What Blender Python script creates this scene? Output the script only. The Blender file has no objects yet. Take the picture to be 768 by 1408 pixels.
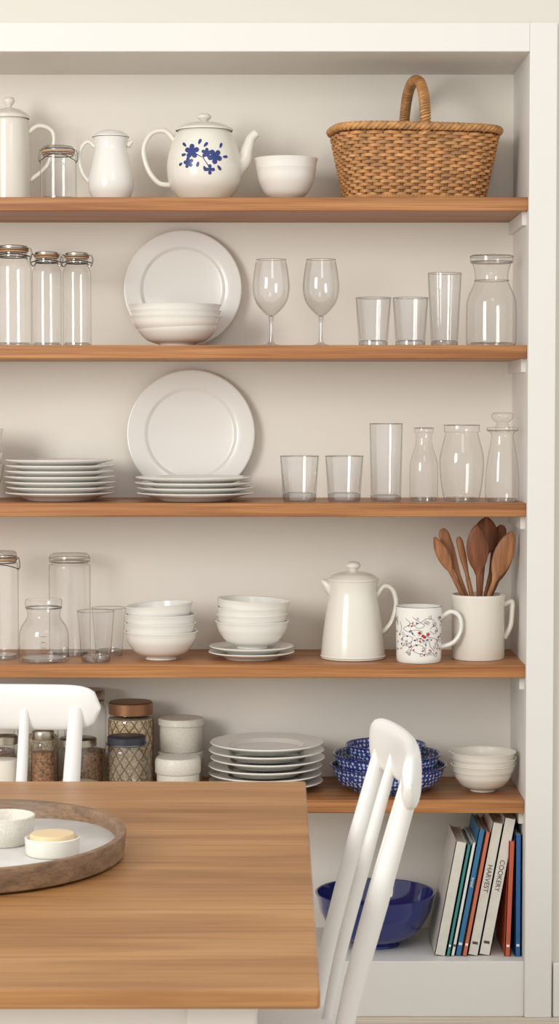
import bpy, bmesh, math, random
from mathutils import Vector, Matrix
random.seed(7)
scene=bpy.context.scene
scene.view_settings.view_transform='Standard'
F=2900.0; D=4.83; TH=math.atan(144/F); ZC=D*math.tan(TH+math.atan(692/F))
DEP=0.31
def W(px,py,y):
    c,s=math.cos(TH),math.sin(TH); v=704-py
    dx=px-384; dy=F*c+v*s; dz=-F*s+v*c
    t=(y+D)/dy
    return dx*t, ZC+dz*t
# ---------------- camera
cam=bpy.data.cameras.new('camera'); co=bpy.data.objects.new('camera',cam)
scene.collection.objects.link(co)
co.location=(0,-D,ZC); co.rotation_euler=(math.pi/2-TH,0,0)
cam.sensor_fit='VERTICAL'; cam.sensor_height=36; cam.lens=F/1408*36
cam.dof.use_dof=True; cam.dof.focus_distance=D+0.12; cam.dof.aperture_fstop=20
scene.camera=co
# ---------------- materials
def lin(c):
    return tuple(((x/255)/12.92 if x/255<=0.04045 else ((x/255+0.055)/1.055)**2.4) for x in c)+(1,)
def base(name):
    m=bpy.data.materials.new(name); m.use_nodes=True
    nt=m.node_tree; b=nt.nodes['Principled BSDF']
    return m,nt,b
def N(nt,t,**k):
    n=nt.nodes.new(t)
    for a,v in k.items(): setattr(n,a,v)
    return n
def plain(name,c,rough=.5,metal=0,coat=0,bump=0,bscale=40,var=0):
    m,nt,b=base(name)
    b.inputs['Base Color'].default_value=lin(c); b.inputs['Roughness'].default_value=rough
    b.inputs['Metallic'].default_value=metal; b.inputs['Coat Weight'].default_value=coat
    tc=N(nt,'ShaderNodeTexCoord'); nz=N(nt,'ShaderNodeTexNoise'); nz.inputs['Scale'].default_value=bscale
    nt.links.new(tc.outputs['Object'],nz.inputs['Vector'])
    if bump:
        bp=N(nt,'ShaderNodeBump'); bp.inputs['Strength'].default_value=bump; bp.inputs['Distance'].default_value=.002
        nt.links.new(nz.outputs['Fac'],bp.inputs['Height']); nt.links.new(bp.outputs['Normal'],b.inputs['Normal'])
    if var:
        cr=N(nt,'ShaderNodeValToRGB'); cr.color_ramp.elements[0].position=.35; cr.color_ramp.elements[1].position=.65
        cr.color_ramp.elements[0].color=lin([x*(1-var) for x in c]); cr.color_ramp.elements[1].color=lin(c)
        nt.links.new(nz.outputs['Fac'],cr.inputs['Fac']); nt.links.new(cr.outputs['Color'],b.inputs['Base Color'])
    return m
def wood(name,cd,cm,cl,sc=(1.3,22,22),rough=.4,fine=7,seed=0):
    m,nt,b=base(name)
    tc=N(nt,'ShaderNodeTexCoord'); mp=N(nt,'ShaderNodeMapping'); mp.inputs['Scale'].default_value=sc
    mp.inputs['Location'].default_value=(seed,seed*.7,seed*.3)
    nt.links.new(tc.outputs['Object'],mp.inputs['Vector'])
    n1=N(nt,'ShaderNodeTexNoise'); n1.inputs['Scale'].default_value=1; n1.inputs['Detail'].default_value=5; n1.inputs['Distortion'].default_value=.6
    nt.links.new(mp.outputs['Vector'],n1.inputs['Vector'])
    cr=N(nt,'ShaderNodeValToRGB'); e=cr.color_ramp.elements
    e[0].position=.3; e[0].color=lin(cd); e[1].position=.72; e[1].color=lin(cl)
    k=e.new(.5); k.color=lin(cm)
    nt.links.new(n1.outputs['Fac'],cr.inputs['Fac'])
    mp2=N(nt,'ShaderNodeMapping'); mp2.inputs['Scale'].default_value=tuple(x*fine if i else x*3 for i,x in enumerate(sc))
    if sc[2]<sc[0]: mp2.inputs['Scale'].default_value=(sc[0]*fine,sc[1]*fine,sc[2]*3)
    nt.links.new(tc.outputs['Object'],mp2.inputs['Vector'])
    n2=N(nt,'ShaderNodeTexNoise'); n2.inputs['Scale'].default_value=1; n2.inputs['Detail'].default_value=3
    nt.links.new(mp2.outputs['Vector'],n2.inputs['Vector'])
    r2=N(nt,'ShaderNodeValToRGB'); r2.color_ramp.elements[0].position=.3; r2.color_ramp.elements[0].color=(.62,.55,.48,1)
    r2.color_ramp.elements[1].position=.55; r2.color_ramp.elements[1].color=(1,1,1,1)
    nt.links.new(n2.outputs['Fac'],r2.inputs['Fac'])
    mx=N(nt,'ShaderNodeMixRGB',blend_type='MULTIPLY'); mx.inputs[0].default_value=.8
    nt.links.new(cr.outputs['Color'],mx.inputs[1]); nt.links.new(r2.outputs['Color'],mx.inputs[2])
    nt.links.new(mx.outputs[0],b.inputs['Base Color'])
    b.inputs['Roughness'].default_value=rough
    bp=N(nt,'ShaderNodeBump'); bp.inputs['Strength'].default_value=.15; bp.inputs['Distance'].default_value=.001
    nt.links.new(n2.outputs['Fac'],bp.inputs['Height']); nt.links.new(bp.outputs['Normal'],b.inputs['Normal'])
    return m
def glassmat(name,tint=(1,1,1),edge=.30,mid=.985,refl=.045):
    m=bpy.data.materials.new(name); m.use_nodes=True; nt=m.node_tree; nt.nodes.clear()
    out=N(nt,'ShaderNodeOutputMaterial'); mix=N(nt,'ShaderNodeMixShader'); tr=N(nt,'ShaderNodeBsdfTransparent'); gl=N(nt,'ShaderNodeBsdfGlossy')
    gl.inputs['Roughness'].default_value=.02; gl.inputs['Color'].default_value=(1,1,1,1)
    lw=N(nt,'ShaderNodeLayerWeight'); lw.inputs['Blend'].default_value=.5
    cr=N(nt,'ShaderNodeValToRGB'); e=cr.color_ramp.elements
    e[0].position=0; e[0].color=(mid*tint[0],mid*tint[1],mid*tint[2],1); e[1].position=1; e[1].color=(edge*.8,edge*.8,edge*.78,1)
    k=e.new(.62); k.color=(mid*.975,mid*.975,mid*.97,1)
    k=e.new(.86); k.color=(mid*.4+edge*.6+.08,mid*.4+edge*.6+.08,mid*.4+edge*.6+.07,1)
    nt.links.new(lw.outputs['Facing'],cr.inputs['Fac']); nt.links.new(cr.outputs['Color'],tr.inputs['Color'])
    p=N(nt,'ShaderNodeMath',operation='POWER'); p.inputs[1].default_value=4; nt.links.new(lw.outputs['Facing'],p.inputs[0])
    a=N(nt,'ShaderNodeMath',operation='MULTIPLY_ADD'); a.inputs[1].default_value=.5; a.inputs[2].default_value=refl
    nt.links.new(p.outputs[0],a.inputs[0]); nt.links.new(a.outputs[0],mix.inputs[0])
    nt.links.new(tr.outputs[0],mix.inputs[1]); nt.links.new(gl.outputs[0],mix.inputs[2]); nt.links.new(mix.outputs[0],out.inputs[0])
    return m
M={}
M['wall']=plain('wall_paint',(216,212,202),.85,bump=.05,bscale=120)
M['panel']=plain('recess_paint',(241,237,227),.85,bump=.05,bscale=120)
M['frame']=plain('frame_paint',(226,224,219),.5,bump=.04,bscale=60)
M['floor']=wood('floor_wood',(196,184,166),(210,199,182),(222,212,196),(1.2,14,14),.5)
M['oak']=wood('shelf_oak',(136,84,42),(170,114,64),(194,138,84),(1.5,30,60),.45)
M['table']=wood('table_oak',(142,98,56),(170,122,74),(188,142,92),(1.1,8,8),.4,fine=12,seed=4)
M['tray']=wood('tray_wood',(112,88,66),(134,106,80),(154,124,96),(6,30,60),.5)
M['spoon']=wood('spoon_wood',(96,54,30),(126,74,42),(154,96,58),(40,40,4),.5,fine=4)
M['spoonl']=wood('spoon_wood_light',(134,84,50),(160,106,66),(180,126,82),(40,40,4),.5,fine=4)
M['cer']=plain('white_ceramic',(235,233,226),.2,coat=.3)
M['cream']=plain('cream_ceramic',(231,227,215),.22,coat=.3)
M['stone']=plain('speckled_stoneware',(224,219,207),.4,bscale=300,var=.06)
M['wpaint']=plain('white_chair_paint',(232,231,228),.35,coat=.1)
M['glass']=glassmat('clear_glass')
M['gthick']=glassmat('clear_glass_thick',edge=.24,mid=.86,refl=.14)
M['metal']=plain('steel_wire',(140,136,130),.3,1)
M['lidmetal']=plain('brushed_lid',(178,170,156),.3,1)
M['copper']=plain('copper_lid',(150,110,80),.4,.8)
M['dark']=plain('dark_lid',(44,48,56),.4)
M['rubber']=plain('rubber_seal',(204,160,122),.6)
M['blue']=plain('cobalt_glaze',(26,38,112),.12,coat=.6)
M['decal']=plain('blue_underglaze',(40,58,122),.3)
M['ink']=plain('dark_ink',(84,74,72),.5)
M['red']=plain('red_ink',(176,40,45),.5)
M['wick']=plain('wicker',(202,144,86),.55,bscale=30,var=.22,bump=.3)
M['wickd']=plain('wicker_dark',(150,100,56),.65,bscale=40,var=.25)
M['wickl']=plain('wicker_rim',(212,156,96),.5,bscale=50,var=.25)
M['spice']=plain('mixed_seeds',(170,120,80),.8,bscale=160,var=.5)
M['grain']=plain('rolled_grain',(214,196,160),.8,bscale=200,var=.3)
M['flour']=plain('flour',(236,230,218),.9)
M['marble']=plain('marble_slab',(216,214,210),.3,bscale=14,var=.09)
M['butter']=plain('cream_wax',(222,198,156),.5)
M['page']=plain('book_pages',(232,226,212),.8,bscale=200,var=.08)
def pattern():
    m,nt,b=base('blue_white_pattern'); tc=N(nt,'ShaderNodeTexCoord')
    v=N(nt,'ShaderNodeTexVoronoi'); v.inputs['Scale'].default_value=110; v.inputs['Randomness'].default_value=.3
    nt.links.new(tc.outputs['Object'],v.inputs['Vector'])
    cr=N(nt,'ShaderNodeValToRGB'); cr.color_ramp.elements[0].position=.34; cr.color_ramp.elements[1].position=.44
    cr.color_ramp.elements[0].color=lin((190,200,222)); cr.color_ramp.elements[1].color=lin((50,68,130))
    nt.links.new(v.outputs['Distance'],cr.inputs['Fac']); nt.links.new(cr.outputs['Color'],b.inputs['Base Color'])
    b.inputs['Roughness'].default_value=.2; return m
M['pat']=pattern()
# ---------------- builder
def cr(pts,n=6):
    out=[]; P=[Vector(p) for p in pts]
    for i in range(len(P)-1):
        p0=P[max(i-1,0)];p1=P[i];p2=P[i+1];p3=P[min(i+2,len(P)-1)]
        for j in range(n):
            t=j/n
            out.append(.5*((2*p1)+(-p0+p2)*t+(2*p0-5*p1+4*p2-p3)*t*t+(-p0+3*p1-3*p2+p3)*t**3))
    out.append(P[-1]); return out
class B:
    def __init__(s): s.v=[];s.f=[];s.m=[];s.mats=[]
    def add(s,vs,fs,mat,T=None):
        m=M[mat] if isinstance(mat,str) else mat
        if m not in s.mats: s.mats.append(m)
        k=s.mats.index(m); o=len(s.v)
        for v in vs:
            v=Vector(v)
            s.v.append(T@v if T else v)
        for f in fs: s.f.append([i+o for i in f]); s.m.append(k)
    def lathe(s,prof,mat,seg=48,T=None,sx=1,sy=1,flute=None,off=(0,0,0)):
        vs=[];rings=[]
        for p in prof:
            r,z=p[0],p[1]
            if r<1e-5: rings.append([len(vs)]); vs.append((off[0],off[1],z+off[2]))
            else:
                ring=[]
                for i in range(seg):
                    a=2*math.pi*i/seg; rr=r
                    if flute: rr=r*(1+flute[1]*math.cos(a*flute[0]))
                    ring.append(len(vs)); vs.append((off[0]+rr*math.cos(a)*sx,off[1]+rr*math.sin(a)*sy,z+off[2]))
                rings.append(ring)
        fs=[]
        for a,b in zip(rings,rings[1:]):
            if len(a)==1 and len(b)==1: continue
            for i in range(seg):
                j=(i+1)%seg
                if len(a)==1: fs.append([a[0],b[j],b[i]])
                elif len(b)==1: fs.append([a[i],a[j],b[0]])
                else: fs.append([a[i],a[j],b[j],b[i]])
        s.add(vs,fs,mat,T)
    def sweep(s,pts,rad,mat,seg=10,up=(0,1,0),closed=False,ex=2,T=None):
        P=[Vector(p) for p in pts]; n=len(P); up=Vector(up); vs=[]
        if not isinstance(rad,list): rad=[rad]*n
        if len(rad)!=n:
            R=rad; rad=[]
            for i in range(n):
                t=i/(n-1)*(len(R)-1); k=min(int(t),len(R)-2); u=t-k
                a=R[k] if isinstance(R[k],tuple) else (R[k],R[k]); b=R[k+1] if isinstance(R[k+1],tuple) else (R[k+1],R[k+1])
                rad.append((a[0]*(1-u)+b[0]*u,a[1]*(1-u)+b[1]*u))
        for i in range(n):
            if closed: t=P[(i+1)%n]-P[i-1]
            else: t=P[min(i+1,n-1)]-P[max(i-1,0)]
            t.normalize(); sd=up.cross(t)
            if sd.length<1e-4: sd=Vector((1,0,0)).cross(t)
            sd.normalize(); vv=t.cross(sd)
            r=rad[i] if isinstance(rad[i],tuple) else (rad[i],rad[i])
            for k in range(seg):
                a=2*math.pi*k/seg; c=math.cos(a); q=math.sin(a)
                if ex!=2:
                    c=math.copysign(abs(c)**(2/ex),c); q=math.copysign(abs(q)**(2/ex),q)
                vs.append(P[i]+sd*c*r[0]+vv*q*r[1])
        fs=[]
        for i in range(n if closed else n-1):
            o=i*seg; o2=((i+1)%n)*seg
            for k in range(seg): fs.append([o+k,o+(k+1)%seg,o2+(k+1)%seg,o2+k])
        if not closed:
            vs.append(P[0]); c=len(vs)-1
            for k in range(seg): fs.append([c,(k+1)%seg,k])
            vs.append(P[-1]); c=len(vs)-1; o=(n-1)*seg
            for k in range(seg): fs.append([c,o+k,o+(k+1)%seg])
        s.add(vs,fs,mat,T)
    def torus(s,R,r,z,mat,seg=48,off=(0,0),T=None,sx=1,sy=1):
        s.sweep([(off[0]+R*sx*math.cos(2*math.pi*i/seg),off[1]+R*sy*math.sin(2*math.pi*i/seg),z) for i in range(seg)],r,mat,6,(0,0,1),True,T=T)
    def box(s,lo,hi,mat,T=None):
        x0,y0,z0=lo;x1,y1,z1=hi
        vs=[(x0,y0,z0),(x1,y0,z0),(x1,y1,z0),(x0,y1,z0),(x0,y0,z1),(x1,y0,z1),(x1,y1,z1),(x0,y1,z1)]
        s.add(vs,[[0,3,2,1],[4,5,6,7],[0,1,5,4],[1,2,6,5],[2,3,7,6],[3,0,4,7]],mat,T)
    def obj(s,name,loc=(0,0,0),rot=(0,0,0),bevel=0,parent=None,ang=40):
        me=bpy.data.meshes.new(name); me.from_pydata([tuple(v) for v in s.v],[],s.f)
        for m in s.mats: me.materials.append(m)
        for p,k in zip(me.polygons,s.m): p.material_index=k; p.use_smooth=True
        bm=bmesh.new(); bm.from_mesh(me); bmesh.ops.recalc_face_normals(bm,faces=bm.faces); bm.to_mesh(me); bm.free()
        me.set_sharp_from_angle(angle=math.radians(ang))
        o=bpy.data.objects.new(name,me); scene.collection.objects.link(o); o.location=loc; o.rotation_euler=rot
        if bevel:
            b=o.modifiers.new('bevel','BEVEL'); b.width=bevel; b.segments=3; b.limit_method='ANGLE'
        if parent: o.parent=parent
        return o
def empty(name,loc=(0,0,0)):
    e=bpy.data.objects.new(name,None); scene.collection.objects.link(e); e.location=loc; e.empty_display_size=.05; return e
# ---------------- room & shelving
XR=W(723,700,0)[0]; XL=-1.15
SZ={1:W(384,271,0)[1],2:W(384,474.5,0)[1],3:W(384,692,0)[1],4:W(384,914,0)[1],5:W(384,1100,0)[1],6:W(384,1320,0)[1]}
ZT=W(384,73,0)[1]; ZF=W(384,31,-.02)[1]; XF=W(764,400,-.02)[0]; XFL=XL-(XF-XR)
TK=.031
b=B(); b.box((-4,-6,-.05),(3,0.5,0),'floor'); b.obj('floor')
b=B(); b.box((XF-.01,0,0),(3,.12,2.75),'wall'); b.box((-4,0,0),(XFL+.01,.12,2.75),'wall'); b.box((XFL+.01,0,ZF-.01),(XF-.01,.12,2.75),'wall'); b.obj('wall_back')
b=B(); b.box((XF+.004,-.018,0),(3,0,W(384,1322,0)[1]),'frame'); b.obj('baseboard_right',bevel=.003)
b=B(); b.box((-4,-.018,0),(XFL-.004,0,W(384,1322,0)[1]),'frame'); b.obj('baseboard_left',bevel=.003)
unit=empty('built_in_shelf_unit')
b=B(); b.box((XL-.02,DEP,0),(XR+.02,DEP+.02,ZT+.02),'panel'); b.obj('back_panel',parent=unit)
b=B(); b.box((XR,.0,0),(XR+.02,DEP,ZT),'frame'); b.obj('side_panel_right',parent=unit)
b=B(); b.box((XL-.02,.0,0),(XL,DEP,ZT),'frame'); b.obj('side_panel_left',parent=unit)
b=B(); b.box((XL-.02,.0,ZT),(XR+.02,DEP,ZT+.02),'frame'); b.obj('top_panel',parent=unit)
b=B(); b.box((XR,-.02,0),(XF,.0,ZF),'frame'); b.obj('stile_right',bevel=.002,parent=unit)
b=B(); b.box((XFL,-.02,0),(XL,.0,ZF),'frame'); b.obj('stile_left',bevel=.002,parent=unit)
b=B(); b.box((XL,-.02,ZT),(XR,.0,ZF),'frame'); b.obj('header_rail',bevel=.002,parent=unit)
b=B(); b.box((XL,-.012,0),(XR,DEP,SZ[6]),'frame'); b.obj('plinth_base',bevel=.002,parent=unit)
for i in range(1,6):
    b=B(); b.box((XL,0,SZ[i]-TK),(XR,DEP,SZ[i]),'oak'); o=b.obj('shelf_board_%d'%i,bevel=.002,parent=unit)
    b=B(); b.box((XR-.010,.03,SZ[i]-TK-.03),(XR,DEP,SZ[i]-TK),'frame'); b.obj('shelf_cleat_%d'%i,parent=unit)
# ---------------- placement helper
E=.0008
def pl(l,r,top,s,y,rt=1.0):
    x0,_=W(l,top,y); x1,_=W(r,top,y); R=(x1-x0)/2
    _,z=W(384,top,y+(R*rt if top>560 else -R*rt))
    return (x0+x1)/2,R,z-SZ[s]
def at(cx,y,s): return (cx,y,SZ[s]+E)
# ---------------- generic shapes
def bowlprof(R,h,t=.004,foot=.42,mid=.90):
    o=cr([(R*foot,0),(R*foot*1.02,h*.07),(R*(foot+mid)/1.886,h*.25),(R*mid,h*.60),(R*.965,h*.88),(R,h)],5)
    i=cr([(R-t,h),(R*mid-t,h*.62),(R*.68-t,h*.3),(R*foot*.8,h*.13),(0,h*.1)],5)
    return [(0,h*.04),(R*foot*.85,h*.04),(R*foot*.9,0)]+[tuple(p) for p in o]+[(R-t*.4,h+t*.25)]+[tuple(p) for p in i]
def plateprof(R,h,lip=.62):
    return [(0,h*.12),(R*.55,h*.12),(R*.57,0),(R*.6,0),(R*.62,h*.15),(R*.8,h*.55),(R*.99,h*.84),(R,h*.92),(R*.99,h),(R*.97,h),(R*.8,h*.78),(R*(lip+.05),h*.72),(R*(lip+.035),h*.68),(R*(lip+.005),h*.34),(R*(lip-.02),h*.27),(0,h*.26)]
def conv(p): return [(q[0],q[1]) for q in p]
def body_r(prof,z):
    for a,b in zip(prof,prof[1:]):
        if min(a[1],b[1])<=z<=max(a[1],b[1]) and abs(a[1]-b[1])>1e-7:
            return a[0]+(b[0]-a[0])*(z-a[1])/(b[1]-a[1])
    return prof[len(prof)//2][0]
def wrap(prof,phi0,z0,a,bb,eps=.0006):
    z=z0+bb; r=body_r(prof,z); ph=phi0+a/max(r,.01); return ((r+eps)*math.cos(ph),(r+eps)*math.sin(ph),z)
def petal(b,prof,phi0,z0,cx,cz,ang,L,w,mat):
    vs=[];n=10
    for i in range(n):
        t=2*math.pi*i/n; u=L/2+L/2*math.cos(t); v=w/2*math.sin(t)*(1+.3*math.cos(t))
        vs.append(wrap(prof,phi0,z0,cx+u*math.cos(ang)-v*math.sin(ang),cz+u*math.sin(ang)+v*math.cos(ang)))
    vs.append(wrap(prof,phi0,z0,cx+L/2*math.cos(ang),cz+L/2*math.sin(ang),.0009))
    b.add(vs,[[n,i,(i+1)%n] for i in range(n)],mat)
def line(b,prof,phi0,z0,pts,w,mat):
    P=cr([(p[0],p[1],0) for p in pts],5)
    b.sweep([wrap(prof,phi0,z0,p[0],p[1],.0002) for p in P],w,mat,5,up=(0,.3,1))
PH=-math.pi/2
# ---------------- items
def bowl_stack(name,l,r,top,s,y,n,mat='cer',bh=None,frac=.5,shrink=None,tilt=0):
    cx,R,H=pl(l,r,top,s,y); b=B()
    h=bh or H*frac; st=(H-h)/max(n-1,1)
    for i in range(n):
        rr=R*(shrink[i] if shrink else 1-.015*((i*37)%3))
        T=Matrix.Translation((random.uniform(-.002,.002),random.uniform(-.002,.002),i*st))
        if tilt and i==n-1: T=Matrix.Translation((0,0,i*st+.003))@Matrix.Rotation(math.radians(tilt),4,'Y')
        b.lathe(bowlprof(rr,h),mat,56,T)
    return b.obj(name,at(cx,y,s),ang=50)
def plate_stack(name,l,r,top,s,y,n,mat='cer',ph=.02):
    cx,R,H=pl(l,r,top,s,y); b=B(); st=(H-ph)/max(n-1,1)
    for i in range(n):
        T=Matrix.Translation((random.uniform(-.003,.003),random.uniform(-.002,.002),i*st))
        b.lathe(plateprof(R*random.uniform(.975,1),ph),mat,64,T)
    return b.obj(name,at(cx,y,s),ang=50)
def upright_plate(l,r,top,s,lean=4,lip=.68):
    y=.275; x0,_=W(l,top+80,y);x1,_=W(r,top+80,y);R=(x1-x0)/2
    b=B(); b.lathe(plateprof(R,.018,lip),'cer',96)
    a=math.radians(90-lean)
    return b.obj('dinner_plate',((x0+x1)/2,.290,SZ[s]+R*math.sin(a)+.001),(a,0,0),ang=60)
def tumbler(l,r,top,s,y,tp=.86,flute=None,name='drinking_glass',thick=.012,dbl=True):
    cx,R,h=pl(l,r,top,s,y); b=B(); rb=R*tp
    b.lathe(conv([(rb*.9,0),(rb*.98,.002)]+[(rb+(R-rb)*t/8,.004+(h-.004)*t/8) for t in range(9)]),'glass',96,flute=flute)
    if dbl: b.lathe([(rb+(R-rb)*t/8-.0024*(1-t/9),thick+.003+(h-thick-.003)*t/8) for t in range(9)],'glass',96)
    b.torus(R,.0012,h,'gthick',56)
    b.lathe([(0,.0),(rb*.9,.0),(rb*.975,.003),(rb*.97,thick),(rb*.8,thick+.002),(0,thick-.001)],'gthick',48)
    return b.obj(name,at(cx,y,s))
def glass_profile(name,l,r,top,s,y,prof,extra=None,rt=.6,flute=None,basez=.008):
    cx,R,h=pl(l,r,top,s,y,rt); b=B()
    P=cr([(p[0]*R,p[1]*h) for p in prof],5)
    P=[(max(p[0],0),p[1]) for p in P]
    b.lathe(P,'glass',64,flute=flute)
    rb=prof[0][0]*R
    b.lathe([(0,.0),(rb*.97,.0),(rb*.98,basez),(rb*.7,basez*.9),(0,basez*.5)],'gthick',40)
    b.torus(prof[-1][0]*R,.0014,h*prof[-1][1],'gthick',48)
    if extra: extra(b,R,h)
    return b.obj(name,at(cx,y,s))
def clip_lid(rr,z0,z1,mat='glass',wire=True):
    def f(b,R,h):
        r=rr*R; a=z0*h; c=z1*h
        b.torus(r*1.03,.0022,a,'rubber')
        b.lathe([(r*1.04,a+.002),(r*1.06,a+.006),(r*1.04,c-.004),(r*.95,c),(0,c+.001)],'gthick' if mat=='glass' else mat,48)
        b.torus(r*1.07,.0014,a+.005,'metal'); b.torus(r*.99,.0014,a-.008,'metal')
        if wire:
            for sg in (1,-1):
                b.sweep(cr([(sg*r*.98,-.004,a-.008),(sg*(r+.007),-.006,a+.004),(sg*(r+.010),-.004,a-.018),(sg*(r+.004),.0,a-.026)],5),.0013,'metal',6)
                b.sweep(cr([(sg*(r+.006),-.008,a-.022),(sg*r*.6,-r*.95,a-.012),(0,-r*1.08,a-.010)],5),.0013,'metal',6,up=(0,0,1))
    return f
def bottle_top(b,R,h):
    r=R*.72
    b.lathe([(r*.95,h*.885),(r*1.1,h*.89),(r*1.1,h*.925),(r,h*.93)],'gthick',40)
    b.lathe([(r,h*.93),(r*1.16,h*.935),(r*1.16,h*.962),(r,h*.967)],'rubber',40)
    b.lathe([(r*.98,h*.965),(r*1.12,h*.970),(r*1.12,h*.992),(r*.9,h*1.0),(0,h*1.0)],'lidmetal',40)
    for sg in (1,-1):
        b.sweep(cr([(sg*r*.95,0,h*.94),(sg*(r+.008),-.004,h*.975),(sg*(r+.014),-.006,h*.92),(sg*(r+.008),-.002,h*.85),(sg*r*.95,0,h*.89)],5),.0016,'metal',6)
        b.sweep(cr([(sg*(r+.010),-.004,h*.89),(sg*r*.7,-r*.9,h*.905),(0,-r*1.2,h*.91)],5),.0014,'metal',6,up=(0,0,1))
    b.torus(r*1.06,.0016,h*.885,'metal',40); b.torus(r*1.19,.0013,h*.95,'metal',40)
BOT=[(.9,0),(.98,.02),(1,.05),(1,.4),(1,.74),(.96,.80),(.82,.85),(.72,.88),(.70,.94)]
JAR=[(.92,0),(.99,.02),(1,.05),(1,.5),(1,.80),(.96,.86),(.84,.89),(.82,.91)]
def handle(b,pts,rad,mat): b.sweep(cr(pts,7),rad,mat,12)

# ===== shelf 1
cx,R,H=pl(-16,41,160,1,.19); b=B()
b.lathe(conv([(0,.003),(R*.98,.0),(R*1.02,.004)]+cr([(R*1.03,.01),(R*1.0,H*.5),(R*.93,H*.96)],5)+[(R*.95,H*.98),(R*.9,H)]),'cream',56)
b.lathe(conv(cr([(R*.98,H),(R*.96,H+.008),(R*.6,H+.020),(R*.2,H+.026),(R*.12,H+.03)],5)+cr([(R*.2,H+.034),(R*.28,H+.042),(R*.2,H+.05),(0,H+.052)],4)),'cream',56)
handle(b,[(R*.92,0,H*.84),(R+.022,0,H*.92),(R+.052,0,H*.86),(R+.056,0,H*.7),(R+.04,0,H*.45),(R*1.0,0,H*.28)],[.006,.0055,.005,.005,.006],'cream')
b.obj('coffee_pot',at(cx,.19,1))
glass_profile('clip_top_jar',55,105,200,1,.10,JAR,clip_lid(.84,.90,1.0))
cx,R,H=pl(121,183,186,1,.13); b=B()
pr=cr([(R*.72,0),(R*.8,.004),(R*.98,H*.18),(R*1.0,H*.35),(R*.84,H*.65),(R*.72,H*.85),(R*.78,H)],6)
b.lathe([(0,.002)]+conv(pr)+[(R*.74,H),(R*.68,H*.9)],'cer',56)
b.lathe(conv(cr([(R*.82,H+.001),(R*.8,H+.004),(R*.55,H+.014),(R*.2,H+.018),(0,H+.019)],5)),'cer',48)
b.lathe(conv(cr([(0,0),(.008,.006),(.004,.02)],3)),'cer',12,Matrix.Translation((R*.66,0,H*.86))@Matrix.Rotation(math.radians(50),4,'Y'))
handle(b,[(-R*.7,0,H*.86),(-R*1.0,0,H*.94),(-R*1.3,0,H*.84),(-R*1.38,0,H*.62),(-R*1.2,0,H*.42),(-R*.92,0,H*.30)],[.005,.0045,.0045,.005],'cer')
b.obj('cream_jug',at(cx,.13,1))
# teapot
cx,R,H=pl(229,332,176,1,.13,.7); b=B()
tp=cr([(R*.58,0),(R*.64,.003),(R*.92,H*.22),(R*1.0,H*.45),(R*.96,H*.66),(R*.82,H*.88),(R*.70,H*1.0)],7)
b.lathe([(0,.002)]+conv(tp)+[(R*.66,H)],'cream',72)
b.lathe(conv(cr([(R*.76,H),(R*.75,H+.005),(R*.5,H+.016),(R*.2,H+.021),(R*.09,H+.023)],5)+cr([(R*.13,H+.026),(R*.2,H+.032),(R*.14,H+.039),(0,H+.041)],4)),'cream',56)
handle(b,[(-R*.78,0,H*.86),(-R*1.05,0,H*1.0),(-R*1.42,0,H*.96),(-R*1.62,0,H*.74),(-R*1.5,0,H*.46),(-R*1.22,0,H*.27),(-R*.9,0,H*.24)],[.007,.006,.0055,.0055,.006,.007],'cream')
b.sweep(cr([(R*.76,0,H*.46),(R*1.04,0,H*.60),(R*1.16,0,H*.76),(R*1.25,0,H*.90),(R*1.40,0,H*.975)],7),[(.027,.020),(.020,.016),(.014,.013),(.011,.010),(.010,.009)],'cream',16)
def flower(cx_,cz_,L,rot=0,n=5):
    for i in range(n):
        petal(b,tp,PH,H*.55,cx_,cz_,rot+i*2*math.pi/n,L,L*.66,'decal')
flower(-.026,.018,.018,.3); flower(.028,.006,.018,.9); flower(-.034,-.008,.013,.5); flower(.008,.014,.012,.2); flower(.016,-.024,.012,0,4)
for (x,z,a,L) in [(-.04,.030,2.4,.014),(-.04,.012,3.3,.013),(-.010,.034,1.2,.014),(.002,.028,.9,.014),(.040,.026,1.2,.014),(.047,.006,.1,.014),(.034,-.014,-.9,.014),(-.010,-.006,-1.9,.013),(.002,-.016,-1.2,.013),(-.050,-.008,3.6,.011)]:
    petal(b,tp,PH,H*.55,x,z,a,L,.007,'decal')
line(b,tp,PH,H*.55,[(-.04,-.004),(-.02,.012),(0,.004),(.02,.012),(.04,.0)],.0009,'decal')
line(b,tp,PH,H*.55,[(0,.004),(.01,-.012),(.02,-.026)],.0009,'decal')
b.obj('teapot',at(cx,.13,1))
cx,R,H=pl(349,437,214,1,.13); b=B()
b.lathe(bowlprof(R*.95,H*.78,.003,.42),'cer',56); b.lathe(bowlprof(R,H*.78,.003,.42),'cer',56,Matrix.Translation((0,0,H*.22)))
b.obj('bowl_stack',at(cx,.13,1),ang=50)
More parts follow.
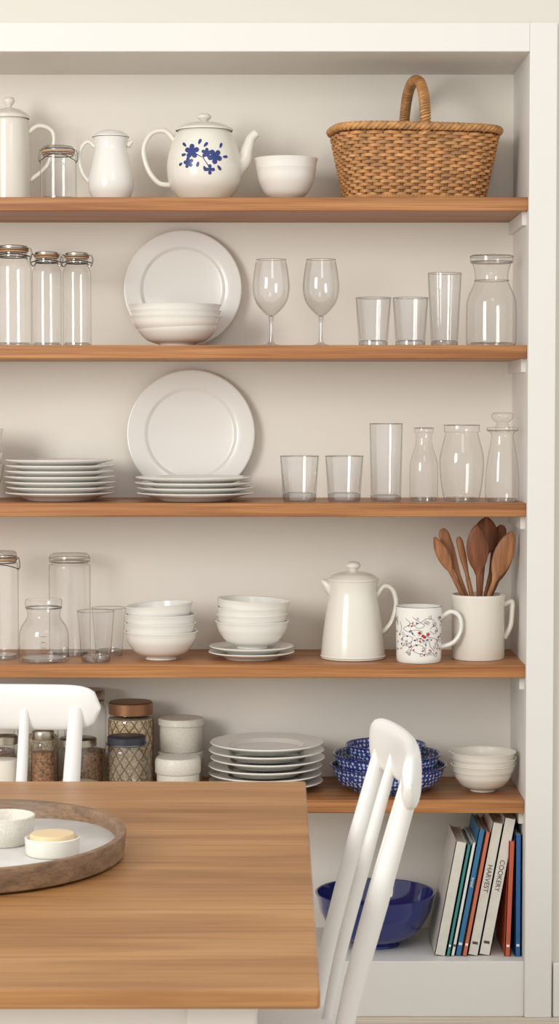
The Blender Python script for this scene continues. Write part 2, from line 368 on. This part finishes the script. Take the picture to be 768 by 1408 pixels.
# basket
def basket():
    b=B(); x0,_=W(453,175,.155);x1,_=W(686,175,.155); cx=(x0+x1)/2; A1=(x1-x0)/2-.008; A0=A1*.84
    h=W(384,168,.05)[1]-SZ[1]; B1=.112;B0=.09; Ns=52
    def ring(u,k=4,grow=0):
        a=A0+(A1-A0)*u+grow; c=B0+(B1-B0)*u+grow; pts=[]
        for i in range(720):
            t=2*math.pi*i/720; r=1/((abs(math.cos(t)/a)**3.6+abs(math.sin(t)/c)**3.6)**(1/3.6)); pts.append((r*math.cos(t),r*math.sin(t)))
        L=[0]
        for i in range(720):
            p=pts[i];q=pts[(i+1)%720]; L.append(L[-1]+math.hypot(q[0]-p[0],q[1]-p[1]))
        out=[];j=0;n=Ns*k
        for i in range(n):
            d=L[-1]*i/n
            while L[j+1]<d: j+=1
            f=(d-L[j])/(L[j+1]-L[j]); p=pts[j];q=pts[(j+1)%720]; out.append((p[0]+(q[0]-p[0])*f,p[1]+(q[1]-p[1])*f))
        return out
    rows=20; z0=.008; z1=h-.022; st=(z1-z0)/rows
    for r in range(rows):
        u=(r+.5)/rows; R_=ring(u,4); n=len(R_); P=[]
        for i,p in enumerate(R_):
            q0=Vector(R_[i-1]);q1=Vector(R_[(i+1)%n]); t=(q1-q0).normalized(); nr=Vector((t.y,-t.x))
            o=.0036*math.cos(math.pi*(i/4)+math.pi*(r%2))
            P.append((p[0]+nr.x*o,p[1]+nr.y*o,z0+st*(r+.5)+random.uniform(-.0004,.0004)))
        b.sweep(P,[(.0025,st*.56)]*n,'wick' if r%4 else 'wickl',6,(0,0,1),True)
    lo=ring(0,1);hi=ring(1,1)
    for p,q in zip(lo,hi):
        b.sweep([(p[0],p[1],.002),(q[0],q[1],h-.012)],.0024,'wickd',6)
    li=ring(0,1,-.005);lh=ring(1,1,-.005); n=len(li)
    b.add([(p[0],p[1],.004) for p in li]+[(p[0],p[1],h-.015) for p in lh],[[i,(i+1)%n,n+(i+1)%n,n+i] for i in range(n)],'wickd')  # dark inner liner, added to block light through the weave gaps
    b.add([(p[0],p[1],.003) for p in lo],[list(range(n))],'wickd')
    def rope(u,z,rr,amp,tw,mat,grow=0,st_=4):
        R_=ring(u,st_,grow); n=len(R_)
        for k in range(3):
            P=[]
            for i,p in enumerate(R_):
                q0=Vector(R_[i-1]);q1=Vector(R_[(i+1)%n]); t=(q1-q0).normalized(); nr=Vector((t.y,-t.x)); a=2*math.pi*(tw*i/n+k/3)
                P.append((p[0]+nr.x*amp*math.cos(a),p[1]+nr.y*amp*math.cos(a),z+amp*math.sin(a)))
            b.sweep(P,rr,mat,6,(0,0,1),True)
    rope(1,h-.010,.0056,.0048,30,'wickl',.003,5)
    rope(0,.006,.003,.003,44,'wick',.002,5)
    hh=W(384,106,.155)[1]-SZ[1]-.008
    path=[]
    for i in range(61):
        t=math.pi*i/60; path.append(Vector((0,-.108*math.cos(t),h-.03+(hh-h+.03)*(math.sin(t)**.75))))
    b.sweep(path,[(.006,.009)]*61,'wick',8,(1,0,0))
    for k in range(2):
        P=[]; n=420
        for i in range(n):
            s=i/(n-1)*60; j=min(int(s),59); p=path[j].lerp(path[j+1],s-j); t=(path[j+1]-path[j]).normalized(); sd=Vector((1,0,0)); up=t.cross(sd)
            a=2*math.pi*(i/12)+k*math.pi; P.append(p+sd*.0105*math.cos(a)+up*.0078*math.sin(a))
        b.sweep(P,.0031,'wickl' if k else 'wick',5,(1,0,0))
    return b.obj('wicker_basket',(cx,.155,SZ[1]+.001),(0,0,math.radians(10)),ang=70)
basket()

# ===== shelf 2
for l,r,t in [(-8,43,337),(44,84,346),(86,125,347)]:
    glass_profile('swing_top_bottle',l,r,t,2,.12,BOT,bottle_top)
upright_plate(170,332,322,2)
bowl_stack('bowl_stack',178,305,417,2,.12,4,frac=.58,shrink=[.92,1,.99,1])
def wineglass(l,r,top,s,y):
    cx,R,h=pl(l,r,top,s,y,.8); b=B()
    P=cr([(R*.04+.002,h*.34),(R*.35,h*.38),(R*.82,h*.5),(R*1.0,h*.66),(R*.93,h*.85),(R*.80,h)],6)
    b.lathe(conv(P),'glass',64); b.torus(R*.8,.0011,h,'gthick')
    b.lathe([(max(p[0]-.0016,0.001),p[1]+.002) for p in P[:-2]],'glass',64)
    b.lathe(conv([(0,0),(R*.66,0),(R*.66,.0015),(R*.3,.004),(.006,.009)]+cr([(.005,.016),(.0042,h*.15),(.0042,h*.27),(.0065,h*.33),(.003,h*.352),(0,h*.355)],5)),'gthick',40)
    b.obj('wine_glass',at(cx,y,s))
wineglass(347,398,356,2,.12); wineglass(416,466,356,2,.12)
tumbler(489,537,409,2,.12,.82,(24,.012)); tumbler(540,588,409,2,.12,.84,(24,.012)); tumbler(588,634,375,2,.13,.80,(20,.012))
def carafe_lid(b,R,h):
    b.lathe([(R*.76,h*.91),(R*.86,h*.93),(R*.86,h*.985),(R*.8,h*1.0),(0,h*1.0)],'glass',48)
    b.torus(R*.82,.0018,h*.92,'gthick'); b.torus(R*.86,.0014,h*.985,'gthick'); b.torus(R*.68,.0016,h*.72,'gthick')
glass_profile('glass_carafe',641,710,350,2,.11,[(.86,0),(.97,.02),(1,.08),(1,.4),(.96,.52),(.78,.64),(.66,.72),(.68,.82),(.80,.93)],carafe_lid)

# ===== shelf 3
bowl_stack('bowl_stack',-70,5,590,3,.13,4,frac=.5)
plate_stack('plate_stack',6,158,630,3,.14,7)
upright_plate(174,350,511,3)
plate_stack('plate_stack',186,349,653,3,.125,4,ph=.02)
tumbler(385,438,627,3,.10,.86,thick=.018); tumbler(447,499,627,3,.10,.86,thick=.018)
tumbler(508,553,583,3,.12,.92,(20,.010))
glass_profile('milk_bottle',563,602,589,3,.12,[(.9,0),(.99,.03),(1,.1),(1,.45),(.9,.58),(.62,.75),(.56,.86),(.6,.93),(.68,.95),(.68,1)])
glass_profile('glass_jar',604,665,585,3,.12,[(.72,0),(.8,.02),(.92,.2),(1,.45),(.97,.62),(.78,.84),(.74,.9),(.8,.92),(.8,1)])
def stopper(b,R,h):
    b.lathe([(R*.9,h*.80),(R*.92,h*.81),(R*.92,h*.835),(R*.6,h*.84),(R*.5,h*.84)],'glass',48)
    b.lathe(conv(cr([(R*.4,h*.78),(R*.42,h*.85),(R*.3,h*.88),(R*.55,h*.92),(R*.66,h*.97),(R*.5,h*1.0),(0,h*1.0)],4)),'glass',48)
glass_profile('stoppered_decanter',667,714,568,3,.08,[(.86,0),(.97,.02),(1,.12),(.98,.3),(.85,.5),(.68,.68),(.66,.76),(.9,.80)],stopper)

# ===== shelf 4
JAR2=[(.9,0),(.98,.015),(1,.04),(1,.5),(1,.84),(.96,.885),(.86,.90),(.86,.915)]
glass_profile('clip_top_jar',-32,25,757,4,.13,JAR2,clip_lid(.88,.925,1.0))
def flatlid(b,R,h):
    b.lathe([(R*.9,h*.92),(R*.98,h*.925),(R*.99,h*.95),(R*.94,h*.985),(R*.8,h*1.0),(0,h*1.0)],'glass',48)
    b.torus(R*.94,.002,h*.918,'gthick'); b.torus(R*.97,.0018,h*.955,'gthick')
glass_profile('storage_jar',67,124,760,4,.20,JAR2,flatlid)
def beaker(b,R,h):
    b.torus(R*.72,.002,h*.86,'gthick'); b.lathe([(R*.72,h*.87),(R*.75,h*.9),(R*.75,h*.98),(R*.7,h)],'glass',48)
    P=[(R,h*.1),(R,h*.5)]
    for k in range(4):
        z=h*(.16+.09*k); line(b,P,PH,z,[(0,0),(.006,0),(.012 if k%2 else .009,0)],.0005,'ink')
glass_profile('apothecary_jar',26,94,822,4,.07,[(.9,0),(.98,.02),(1,.08),(1,.42),(.9,.56),(.7,.68),(.66,.76),(.72,.86)],beaker)
tumbler(106,157,838,4,.06,.78,dbl=False); tumbler(126,173,834,4,.19,.78,dbl=False)
bowl_stack('bowl_stack',170,272,828,4,.11,4,frac=.52,shrink=[1,.97,.97,.92],tilt=-4)
cx,R,H=pl(293,398,820,4,.12); b=B()
Rp=R*1.13
for i in range(2): b.lathe(plateprof(Rp*(1-.02*i),.018),'cer',56,Matrix.Translation((0,0,i*.013)))
o0=.025; Hb=H-o0; bh=Hb*.56
for i in range(4):
    T=Matrix.Translation((random.uniform(-.002,.002),0,o0+i*(Hb-bh)/3))
    if i==3: T=T@Matrix.Rotation(math.radians(3),4,'Y')
    b.lathe(bowlprof(R*[.97,.93,.95,.97][i],bh),'cer',56,T)
b.obj('bowl_and_saucer_stack',at(cx,.12,4),ang=50)
# pitcher
cx,R,H=pl(441,530,797,4,.11,.6); b=B()
pr=cr([(R*.98,0),(R*1.0,.006),(R*.95,H*.25),(R*.86,H*.55),(R*.74,H*.84),(R*.78,H*1.0)],7)
b.lathe([(0,.002)]+conv(pr)+[(R*.74,H),(R*.7,H*.9)],'cream',64)
b.torus(R*.99,.0025,.006,'cream')
b.lathe(conv(cr([(R*.80,H),(R*.79,H+.004),(R*.55,H+.016),(R*.2,H+.021),(R*.12,H+.023)],5)+cr([(R*.16,H+.027),(R*.24,H+.035),(R*.15,H+.043),(0,H+.045)],4)),'cream',56)
b.sweep([(-R*.62,0,H*.78),(-R*.72,0,H*.90),(-R*.88,0,H*.975),(-R*.97,0,H*1.0)],[(.006,.010),(.014,.016),(.009,.012),(.004,.006)],'cream',16)
handle(b,[(R*.72,0,H*.80),(R*.95,0,H*.92),(R*1.22,0,H*.88),(R*1.34,0,H*.70),(R*1.22,0,H*.48),(R*1.0,0,H*.36),(R*.86,0,H*.33)],[(.007,.009),(.006,.009),(.006,.008),(.006,.009),(.008,.01)],'cream')
b.obj('ceramic_pitcher',at(cx,.13,4))
# mug
cx,R,H=pl(544,607,831,4,.06); b=B()
pr=conv([(R*.93,0),(R*.97,.004),(R*.98,.01),(R,H*.5),(R,H)])
b.lathe([(0,.003)]+pr+[(R*.96,H+.001),(R*.92,H),(R*.91,.01),(0,.008)],'cer',64)
b.torus(R*.985,.0009,H,'ink')
handle(b,[(R*.95,0,H*.80),(R*1.4,0,H*.90),(R*1.78,0,H*.80),(R*1.82,0,H*.55),(R*1.5,0,H*.34),(R*.96,0,H*.26)],[(.006,.008),(.0055,.007),(.005,.007),(.006,.008)],'cer')
zc=H*.5
rs=random.Random(3)
D_=[[(-.03,.05),(-.02,.035),(-.035,.02),(-.02,.01)],[(-.015,.055),(0,.04),(.012,.05),(.03,.045)],[(-.04,-.01),(-.03,.0),(-.015,-.005),(-.02,-.02),(-.035,-.03)],
[(-.02,-.045),(-.01,-.025),(.005,-.03),(.01,-.048)],[(.0,-.02),(.015,-.01),(.02,-.03),(.03,-.045)],[(.02,.02),(.03,.03),(.038,.015),(.028,.005),(.02,.015)],
[(-.045,.04),(-.04,.02),(-.048,0)],[(.01,.0),(.02,-.004),(.035,-.012),(.04,-.03)],[(-.012,.03),(-.002,.022),(.008,.03),(.0,.038),(-.012,.03)],[(-.03,-.05),(-.02,-.04),(0,-.052),(.02,-.05)],[(-.01,.0),(-.018,.012),(-.008,.018),(.004,.012),(-.004,.0)]]
for d in D_: line(b,pr,PH,zc,[(x*1.2,z*.8) for x,z in d],.0005,'ink')
for k in range(50):
    x=rs.uniform(-.075,.075); z=rs.uniform(-.044,.044); a=rs.uniform(0,6.28); L=rs.uniform(.005,.010)
    line(b,pr,PH,zc,[(x,z),(x+L*math.cos(a),z+L*math.sin(a)*.8),(x+L*math.cos(a+1.2),z+L*math.sin(a+1.2)*.8),(x+.002,z-.001)],.0004,'ink')
for x,z in [(-.006,.006),(.006,-.004),(.014,.002),(.002,-.001)]:
    petal(b,pr,PH,zc,x,z,.3,.008,.007,'red')
for k in range(36):
    petal(b,pr,PH,zc,rs.uniform(-.07,.07),rs.uniform(-.042,.042),rs.uniform(0,6),.006,.003,'red' if k%2 else 'decal')
b.obj('patterned_mug',at(cx,.06,4))
# utensil crock + spoons
cy=.12
cx,R,H=pl(620,694,814,4,cy); b=B()
pr=conv([(R*.95,0),(R*.98,.004),(R*.98,H*.9),(R*1.03,H*.96),(R*1.03,H)])
b.lathe([(0,.003)]+pr+[(R*.96,H),(R*.92,H*.96),(R*.91,.012),(0,.010)],'cream',64)
hm=(XR-.012-cx)/R-.10
handle(b,[(R*.95,0,H*.84),(R*1.25,0,H*.88),(R*hm,0,H*.72),(R*(hm-.06),0,H*.5),(R*.97,0,H*.32)],[(.007,.009),(.006,.008),(.006,.008),(.007,.009)],'cream')
b.obj('utensil_crock',at(cx,cy,4))
cz=SZ[4]+.016
def spoon(top,y,basex,w,hl,mat='spoon',flat=False,dy=0):
    x1,z1=W(top[0],top[1],y+dy)
    p0=Vector((cx+basex,cy,cz+.004)); p1=Vector((x1,y+dy,z1)); d=(p1-p0); L=d.length; d.normalize()
    P=[];Rr=[]
    hs=L-hl
    for i in range(12): P.append(p0+d*hs*i/12); Rr.append((.0055,.0045))
    for i in range(15):
        t=i/14; P.append(p0+d*(hs+hl*t))
        if flat: ww=w*(.55+.45*min(1,t*2.2))*(1 if t<.9 else (1-t)*6+.4)
        else: ww=w*math.sin(math.pi*min(1,(t*.93+.07)))**.55 if t<1 else .002
        Rr.append((max(ww,.0035),.0045 if not flat else .003))
    b=B(); b.sweep(P,Rr,mat,14,(0,1,0)); b.obj('wooden_spoon',ang=70)
spoon((597,739),.10,.026,.015,.085,'spoonl')
spoon((607,727),.13,.018,.013,.10,'spoonl',True)
spoon((630,738),.14,.014,.0085,.09,'spoonl',True)
spoon((655,722),.09,.006,.026,.105,'spoon')
spoon((669,711),.16,-.006,.030,.085,'spoon')
spoon((703,731),.11,-.020,.023,.11,'spoonl')
spoon((705,750),.15,-.028,.013,.09,'spoon')
spoon((690,722),.17,-.012,.014,.10,'spoon',True)

# ===== shelf 5
def filled(mat,fr,r0=.96):
    def f(b,R,h): b.lathe([(0,.006),(R*r0*.95,.006),(R*r0,.012),(R*r0,h*fr),(0,h*fr+.003)],mat,40)
    return f
def combo(*fs):
    def f(b,R,h):
        for g in fs: g(b,R,h)
    return f
def screwlid(mat,z0=.86,rr=.9):
    def f(b,R,h): b.lathe([(R*rr,h*z0),(R*rr*1.03,h*z0+.001),(R*rr*1.03,h*.985),(R*rr*.97,h),(0,h)],mat,48,flute=(48,.006))
    return f
def lattice(b,R,h):
    r=R*.95
    b.lathe([(0,.006),(r,.006),(r,h*.80),(0,h*.82)],'grain',40)
    n=14
    for k in range(n):
        for sg in (1,-1):
            b.sweep([((r+.001)*math.cos(2*math.pi*k/n+sg*t*.16),(r+.001)*math.sin(2*math.pi*k/n+sg*t*.16),.008+(h*.79-.008)*t/12) for t in range(13)],.0013,'wickd',5)
J3=[(.92,0),(.99,.03),(1,.07),(1,.5),(1,.74),(.94,.81),(.86,.84),(.86,.87)]
glass_profile('pantry_jar',148,211,962,5,.20,J3,combo(lattice,screwlid('copper',.85,.93)))
glass_profile('pantry_jar',141,207,1009,5,.07,J3,combo(screwlid('dark',.84,.78)))
glass_profile('pantry_jar',43,75,1003,5,.07,J3,combo(filled('spice',.66),screwlid('lidmetal',.86,.92)))
glass_profile('pantry_jar',-12,25,1010,5,.07,J3,combo(filled('flour',.6),screwlid('lidmetal',.86,.92)))
glass_profile('pantry_jar',78,136,1012,5,.08,J3,combo(filled('grain',.2),screwlid('lidmetal',.86,.86)))
glass_profile('pantry_jar',24,80,944,5,.21,J3,combo(filled('grain',.5),screwlid('lidmetal',.88,.9)))
glass_profile('pantry_jar',88,146,946,5,.22,J3,combo(filled('spice',.35),screwlid('lidmetal',.88,.9)))
glass_profile('pantry_jar',-38,20,960,5,.21,J3,combo(filled('spice',.4),screwlid('copper',.88,.9)))
def canister(l,r,top,y,z0=0):
    cx,R,H=pl(l,r,top,5,y); b=B()
    for k in range(2):
        h=H/2; o=k*h
        b.lathe([(0,o+.001),(R*.9,o),(R*.93,o+.004),(R*.93,o+h*.72),(R*.9,o+h*.74),(R*.9,o+h*.77),(R,o+h*.79),(R,o+h*.95),(R*.96,o+h-.001),(R*.5,o+h-.001),(0,o+h-.001)],'stone',56)
    b.obj('stoneware_canister',at(cx,y,5))
canister(217,280,982,.22)
cx_,R_,H_=pl(213,276,1036,5,.09); b=B()
b.lathe([(0,0),(R_*.9,0),(R_*.93,.004),(R_*.93,H_*.55),(R_*.97,H_*.57),(R_,H_*.6),(R_,H_*.92),(R_*.93,H_),(R_*.4,H_),(0,H_)],'stone',56); b.obj('stoneware_canister',at(cx_,.09,5))
plate_stack('plate_stack',286,446,1007,5,.145,6,ph=.022)
# blue bowls nested
cx,R,_=pl(454,613,1062,5,.14); b=B()
lay=[(R,.058,0,0),(R*.93,.056,.028,-.003),(R*.69,.050,.056,-.006)]
for rr,hh,zz,ox in lay:
    b.lathe(bowlprof(rr,hh,.004,.64,.93),'pat',64,Matrix.Translation((ox,0,zz))); b.torus(rr,.0020,zz+hh,'blue',64,(ox,0))
b.obj('patterned_bowl_stack',at(cx,.145,5),ang=50)
bowl_stack('bowl_stack',618,710,1026,5,.12,4,mat='cream',frac=.52,shrink=[.9,.97,.98,1])
# ===== bottom
cx,R,H=pl(433,598,1208,6,.15); b=B(); b.lathe(bowlprof(R,H,.005,.42),'blue',72); b.obj('cobalt_serving_bowl',at(cx,.15,6),ang=50)
books=empty('books',(0,0,0))
def book(xr,w,h,dep,ang,col,text=None,tcol='ink',y0=.03,tsize=.013):
    m=plain('book_cover',col,.5,bscale=30,var=.04)
    b=B(); t=.002
    b.box((-w,0,0),(-w+t,dep,h),m); b.box((-t,0,0),(0,dep,h),m); b.box((-w,0,0),(0,t,h),m); b.box((-w+t,t,.003),(-t,dep-.004,h-.003),'page')
    o=b.obj('book',(xr,y0,SZ[6]+.001),(0,math.radians(ang),0),parent=books,ang=30)
    if text:
        c=bpy.data.curves.new('spine_text','FONT'); c.body=text; c.size=tsize; c.align_x='CENTER'; c.align_y='CENTER'; c.extrude=.0002
        tm=M[tcol]; c.materials.append(tm)
        to=bpy.data.objects.new('spine_text',c); scene.collection.objects.link(to); to.parent=o
        to.matrix_local=Matrix.Translation((-w/2,-.0006,h*.58))@Matrix.Rotation(math.radians(90),4,'Y')@Matrix.Rotation(math.radians(90),4,'X')
    b2=B(); b2.box((-w*.75,-.0005,h*.08),(-w*.25,0.0005,h*.10),M[tcol]); b2.obj('spine_mark',parent=o)
M['wtext']=plain('white_print',(240,240,236),.5)
x=XR-.003
book(x,.014,.285,.2,0,(40,104,168),None,'wtext'); x-=.015
book(x-.009,.014,.270,.2,2,(204,96,66),None,'wtext'); x-=.024
x-=.032
a=10.5; ca=math.cos(math.radians(a))
for w,h,col,t,tc in [(.027,.325,(228,224,214),'COOKERY','ink'),(.025,.315,(222,218,206),'HARVEST','ink'),(.012,.295,(206,112,76),None,'wtext'),(.015,.300,(50,120,168),'bread','wtext'),(.010,.27,(226,230,224),None,'ink'),(.010,.265,(58,142,138),None,'wtext'),(.026,.27,(222,218,208),None,'page')]:
    book(x,w,h,.2,a,col,t,tc,y0=.03+random.uniform(0,.008),tsize=.016 if w>.02 else .010); x-=(w+.0006)/ca

# ===== table
TZ=.75
def dist(py,z):
    v=704-py; c,s=math.cos(TH),math.sin(TH); dy=F*c+v*s; dz=-F*s+v*c; return (z-ZC)/dz*dy-D
yb=dist(1074,TZ); yf=dist(1360,TZ)
xr=W(420,1074,yb)[0]
tbl=empty('dining_table')
b=B(); b.box((xr-1.0,yf,TZ-.024),(xr,yb,TZ),'table'); b.obj('table_top',bevel=.004,parent=tbl)
b=B(); b.box((xr-.93,yf+.10,TZ-.12),(xr-.11,yf+.12,TZ-.024),'wpaint'); b.box((xr-.93,yb-.12,TZ-.12),(xr-.11,yb-.10,TZ-.024),'wpaint')
b.box((xr-.11,yf+.12,TZ-.12),(xr-.09,yb-.12,TZ-.024),'wpaint'); b.box((xr-.95,yf+.12,TZ-.12),(xr-.93,yb-.12,TZ-.024),'wpaint'); b.obj('apron',parent=tbl)
for i,(x,y) in enumerate([(xr-.155,yf+.08),(xr-.93,yf+.08),(xr-.155,yb-.16),(xr-.93,yb-.16)]):
    b=B(); b.box((x,y,TZ-.13),(x+.082,y+.082,TZ-.024),'wpaint')
    vs=[]
    for kx,ky,kz in [(0,0,0),(1,0,0),(1,1,0),(0,1,0),(0,0,1),(1,0,1),(1,1,1),(0,1,1)]:
        if kz==0: vs.append((x+(.012,.07)[kx],y+(.012,.07)[ky],0))
        else: vs.append((x+(0,.082)[kx],y+(0,.082)[ky],TZ-.13))
    b.add(vs,[[0,3,2,1],[4,5,6,7],[0,1,5,4],[1,2,6,5],[2,3,7,6],[3,0,4,7]],'wpaint')
    b.obj('leg_%d'%(i+1),parent=tbl,bevel=.003)
# tray
rx=.222; ry=.262
yt=dist(1100,TZ+.036)-ry; xt=W(173,1160,yt)[0]-rx
b=B(); b.lathe([(0,0),(.955,0),(.985,.004),(1.0,.034),(.995,.037),(.955,.037),(.945,.033),(.93,.010),(0,.008)],'tray',96,sx=rx,sy=ry)
b.obj('oval_tray',(xt,yt,TZ+E),ang=50)
bx=W(40,1160,yt)[0]
b=B(); b.lathe([(0,0),(.97,0),(1,.003),(1,.008),(.98,.010),(0,.010)],'marble',80,sx=.155,sy=.20); b.obj('marble_board',(bx-.016,yt,TZ+.0095))
tz=TZ+.0202
def tpos(px,py): y=dist(py,tz); return W(px,py,y)[0],y
x_,y_=tpos(6,1160)
b=B(); R=.045; b.lathe(conv([(0,.001),(R*.7,0)]+cr([(R*.75,.003),(R*.95,.02),(R,.042)],4)+[(R*.96,.043)]+cr([(R*.95,.042),(R*.88,.02),(R*.6,.008)],4)+[(0,.007)]),'stone',56); b.obj('small_dish',(x_,y_,tz))
x_,y_=tpos(72,1174)
b=B(); R=.040; b.lathe([(0,0),(R*.9,0),(R*.96,.003),(R*.98,.020),(R*.99,.024),(R*.93,.025),(R*.88,.019),(0,.017)],'cream',56); b.lathe([(R*.80,.016),(R*.80,.028),(R*.76,.030),(0,.030)],'butter',56); b.obj('butter_dish',(x_,y_,tz))

# ===== chairs
def chair(loc,rz,cv_=.03):
    p=empty('dining_chair',loc); p.rotation_euler=(0,0,rz)
    def O(b,n,**k): b.obj(n,parent=p,**k)
    b=B(); sp=[]
    for i in range(60):
        t=2*math.pi*i/60; c,s=math.cos(t),math.sin(t); w=.20+.015*(-c)
        r=1/((abs(c/.205)**4+abs(s/w)**4)**.25); sp.append((r*c-.15,r*s))
    n=60; vs=[((x+.15)*.92-.15,y*.92,.405) for x,y in sp]+[(x,y,.43) for x,y in sp]+[((x+.15)*.96-.15,y*.96,.44) for x,y in sp]
    fs=[[i,(i+1)%n,n+(i+1)%n,n+i] for i in range(n)]+[[n+i,n+(i+1)%n,2*n+(i+1)%n,2*n+i] for i in range(n)]+[list(range(2*n,3*n)),list(range(n))]
    b.add(vs,fs,'wpaint'); O(b,'seat')
    for k,(y,r,cv) in enumerate([(-.172,.0145,0),(-.082,.0095,.008),(.082,.0095,.008),(.172,.0135,0)]):
        yt_=y*1.04
        pts=cr([(.018+cv,y*.93,.425),(.042+cv,y*.97,.54),(.079+cv,y,.68),(.122+cv,yt_,.835),(.130+cv,yt_,.86)],6)
        b=B(); b.sweep(pts,[r*.8,r*1.05,r*1.15,r*.95,r*.85],'wpaint',14,(0,1,0)); O(b,('post_%d' if k in (0,3) else 'spindle_%d')%(k+1))
    b=B(); pts=[];rad=[]
    for i in range(41):
        t=-1+2*i/40; y=.224*t; x=.147-cv_*t*t; pts.append((x,y,.862))
        e=max(0,1-abs(t)**12); hgt=.038*(e**.5 if e>0 else 0)+.004
        rad.append((.0135*max(.4,e**.4),hgt))
    b.sweep(pts,rad,'wpaint',24,(0,0,1),ex=2.8); O(b,'crest_rail',ang=60)
    for k,(x,y) in enumerate([(-.30,-.15),(-.30,.15),(-.01,-.14),(-.01,.14)]):
        b=B(); ox=-.035 if x<-.1 else .05; oy=.035*(1 if y>0 else -1)
        b.sweep(cr([(x,y,.41),(x+ox*.5,y+oy*.5,.22),(x+ox,y+oy,0)],6),[.014,.02,.0125],'wpaint',14); O(b,'leg_%d'%(k+1))
    for sg in (1,-1):
        b=B(); b.sweep([(-.32,sg*.17,.2),(.02,sg*.158,.2)],[.007,.010,.007],'wpaint',10,(0,0,1)); O(b,'stretcher_%d'%(1 if sg>0 else 2))
    return p
chair((.052,-1.60,0),math.radians(4.0),.030)
chair((-.550,dist(943,.902)-.135,0),math.radians(90),.016)
# ---------------- lights
w=bpy.data.worlds.new('world'); scene.world=w; w.use_nodes=True
bg=w.node_tree.nodes['Background']; bg.inputs[0].default_value=(1,.99,.97,1); bg.inputs[1].default_value=.93
def area(name,loc,tgt,sx,sy,en,col):
    l=bpy.data.lights.new(name,'AREA'); l.shape='RECTANGLE'; l.size=sx; l.size_y=sy; l.energy=en; l.color=col
    o=bpy.data.objects.new(name,l); scene.collection.objects.link(o); o.location=loc
    o.rotation_euler=(Vector(tgt)-Vector(loc)).to_track_quat('-Z','Y').to_euler(); return o
area('window_light',(-2.7,-4.2,2.2),(0,.1,1.1),1.4,1.8,104,(1,.975,.93))
area('overhead_area',(.5,-3.2,3.1),(0,0,1.0),.9,.9,8,(1,.95,.88))  # weak area lamp above, aimed down at the shelves
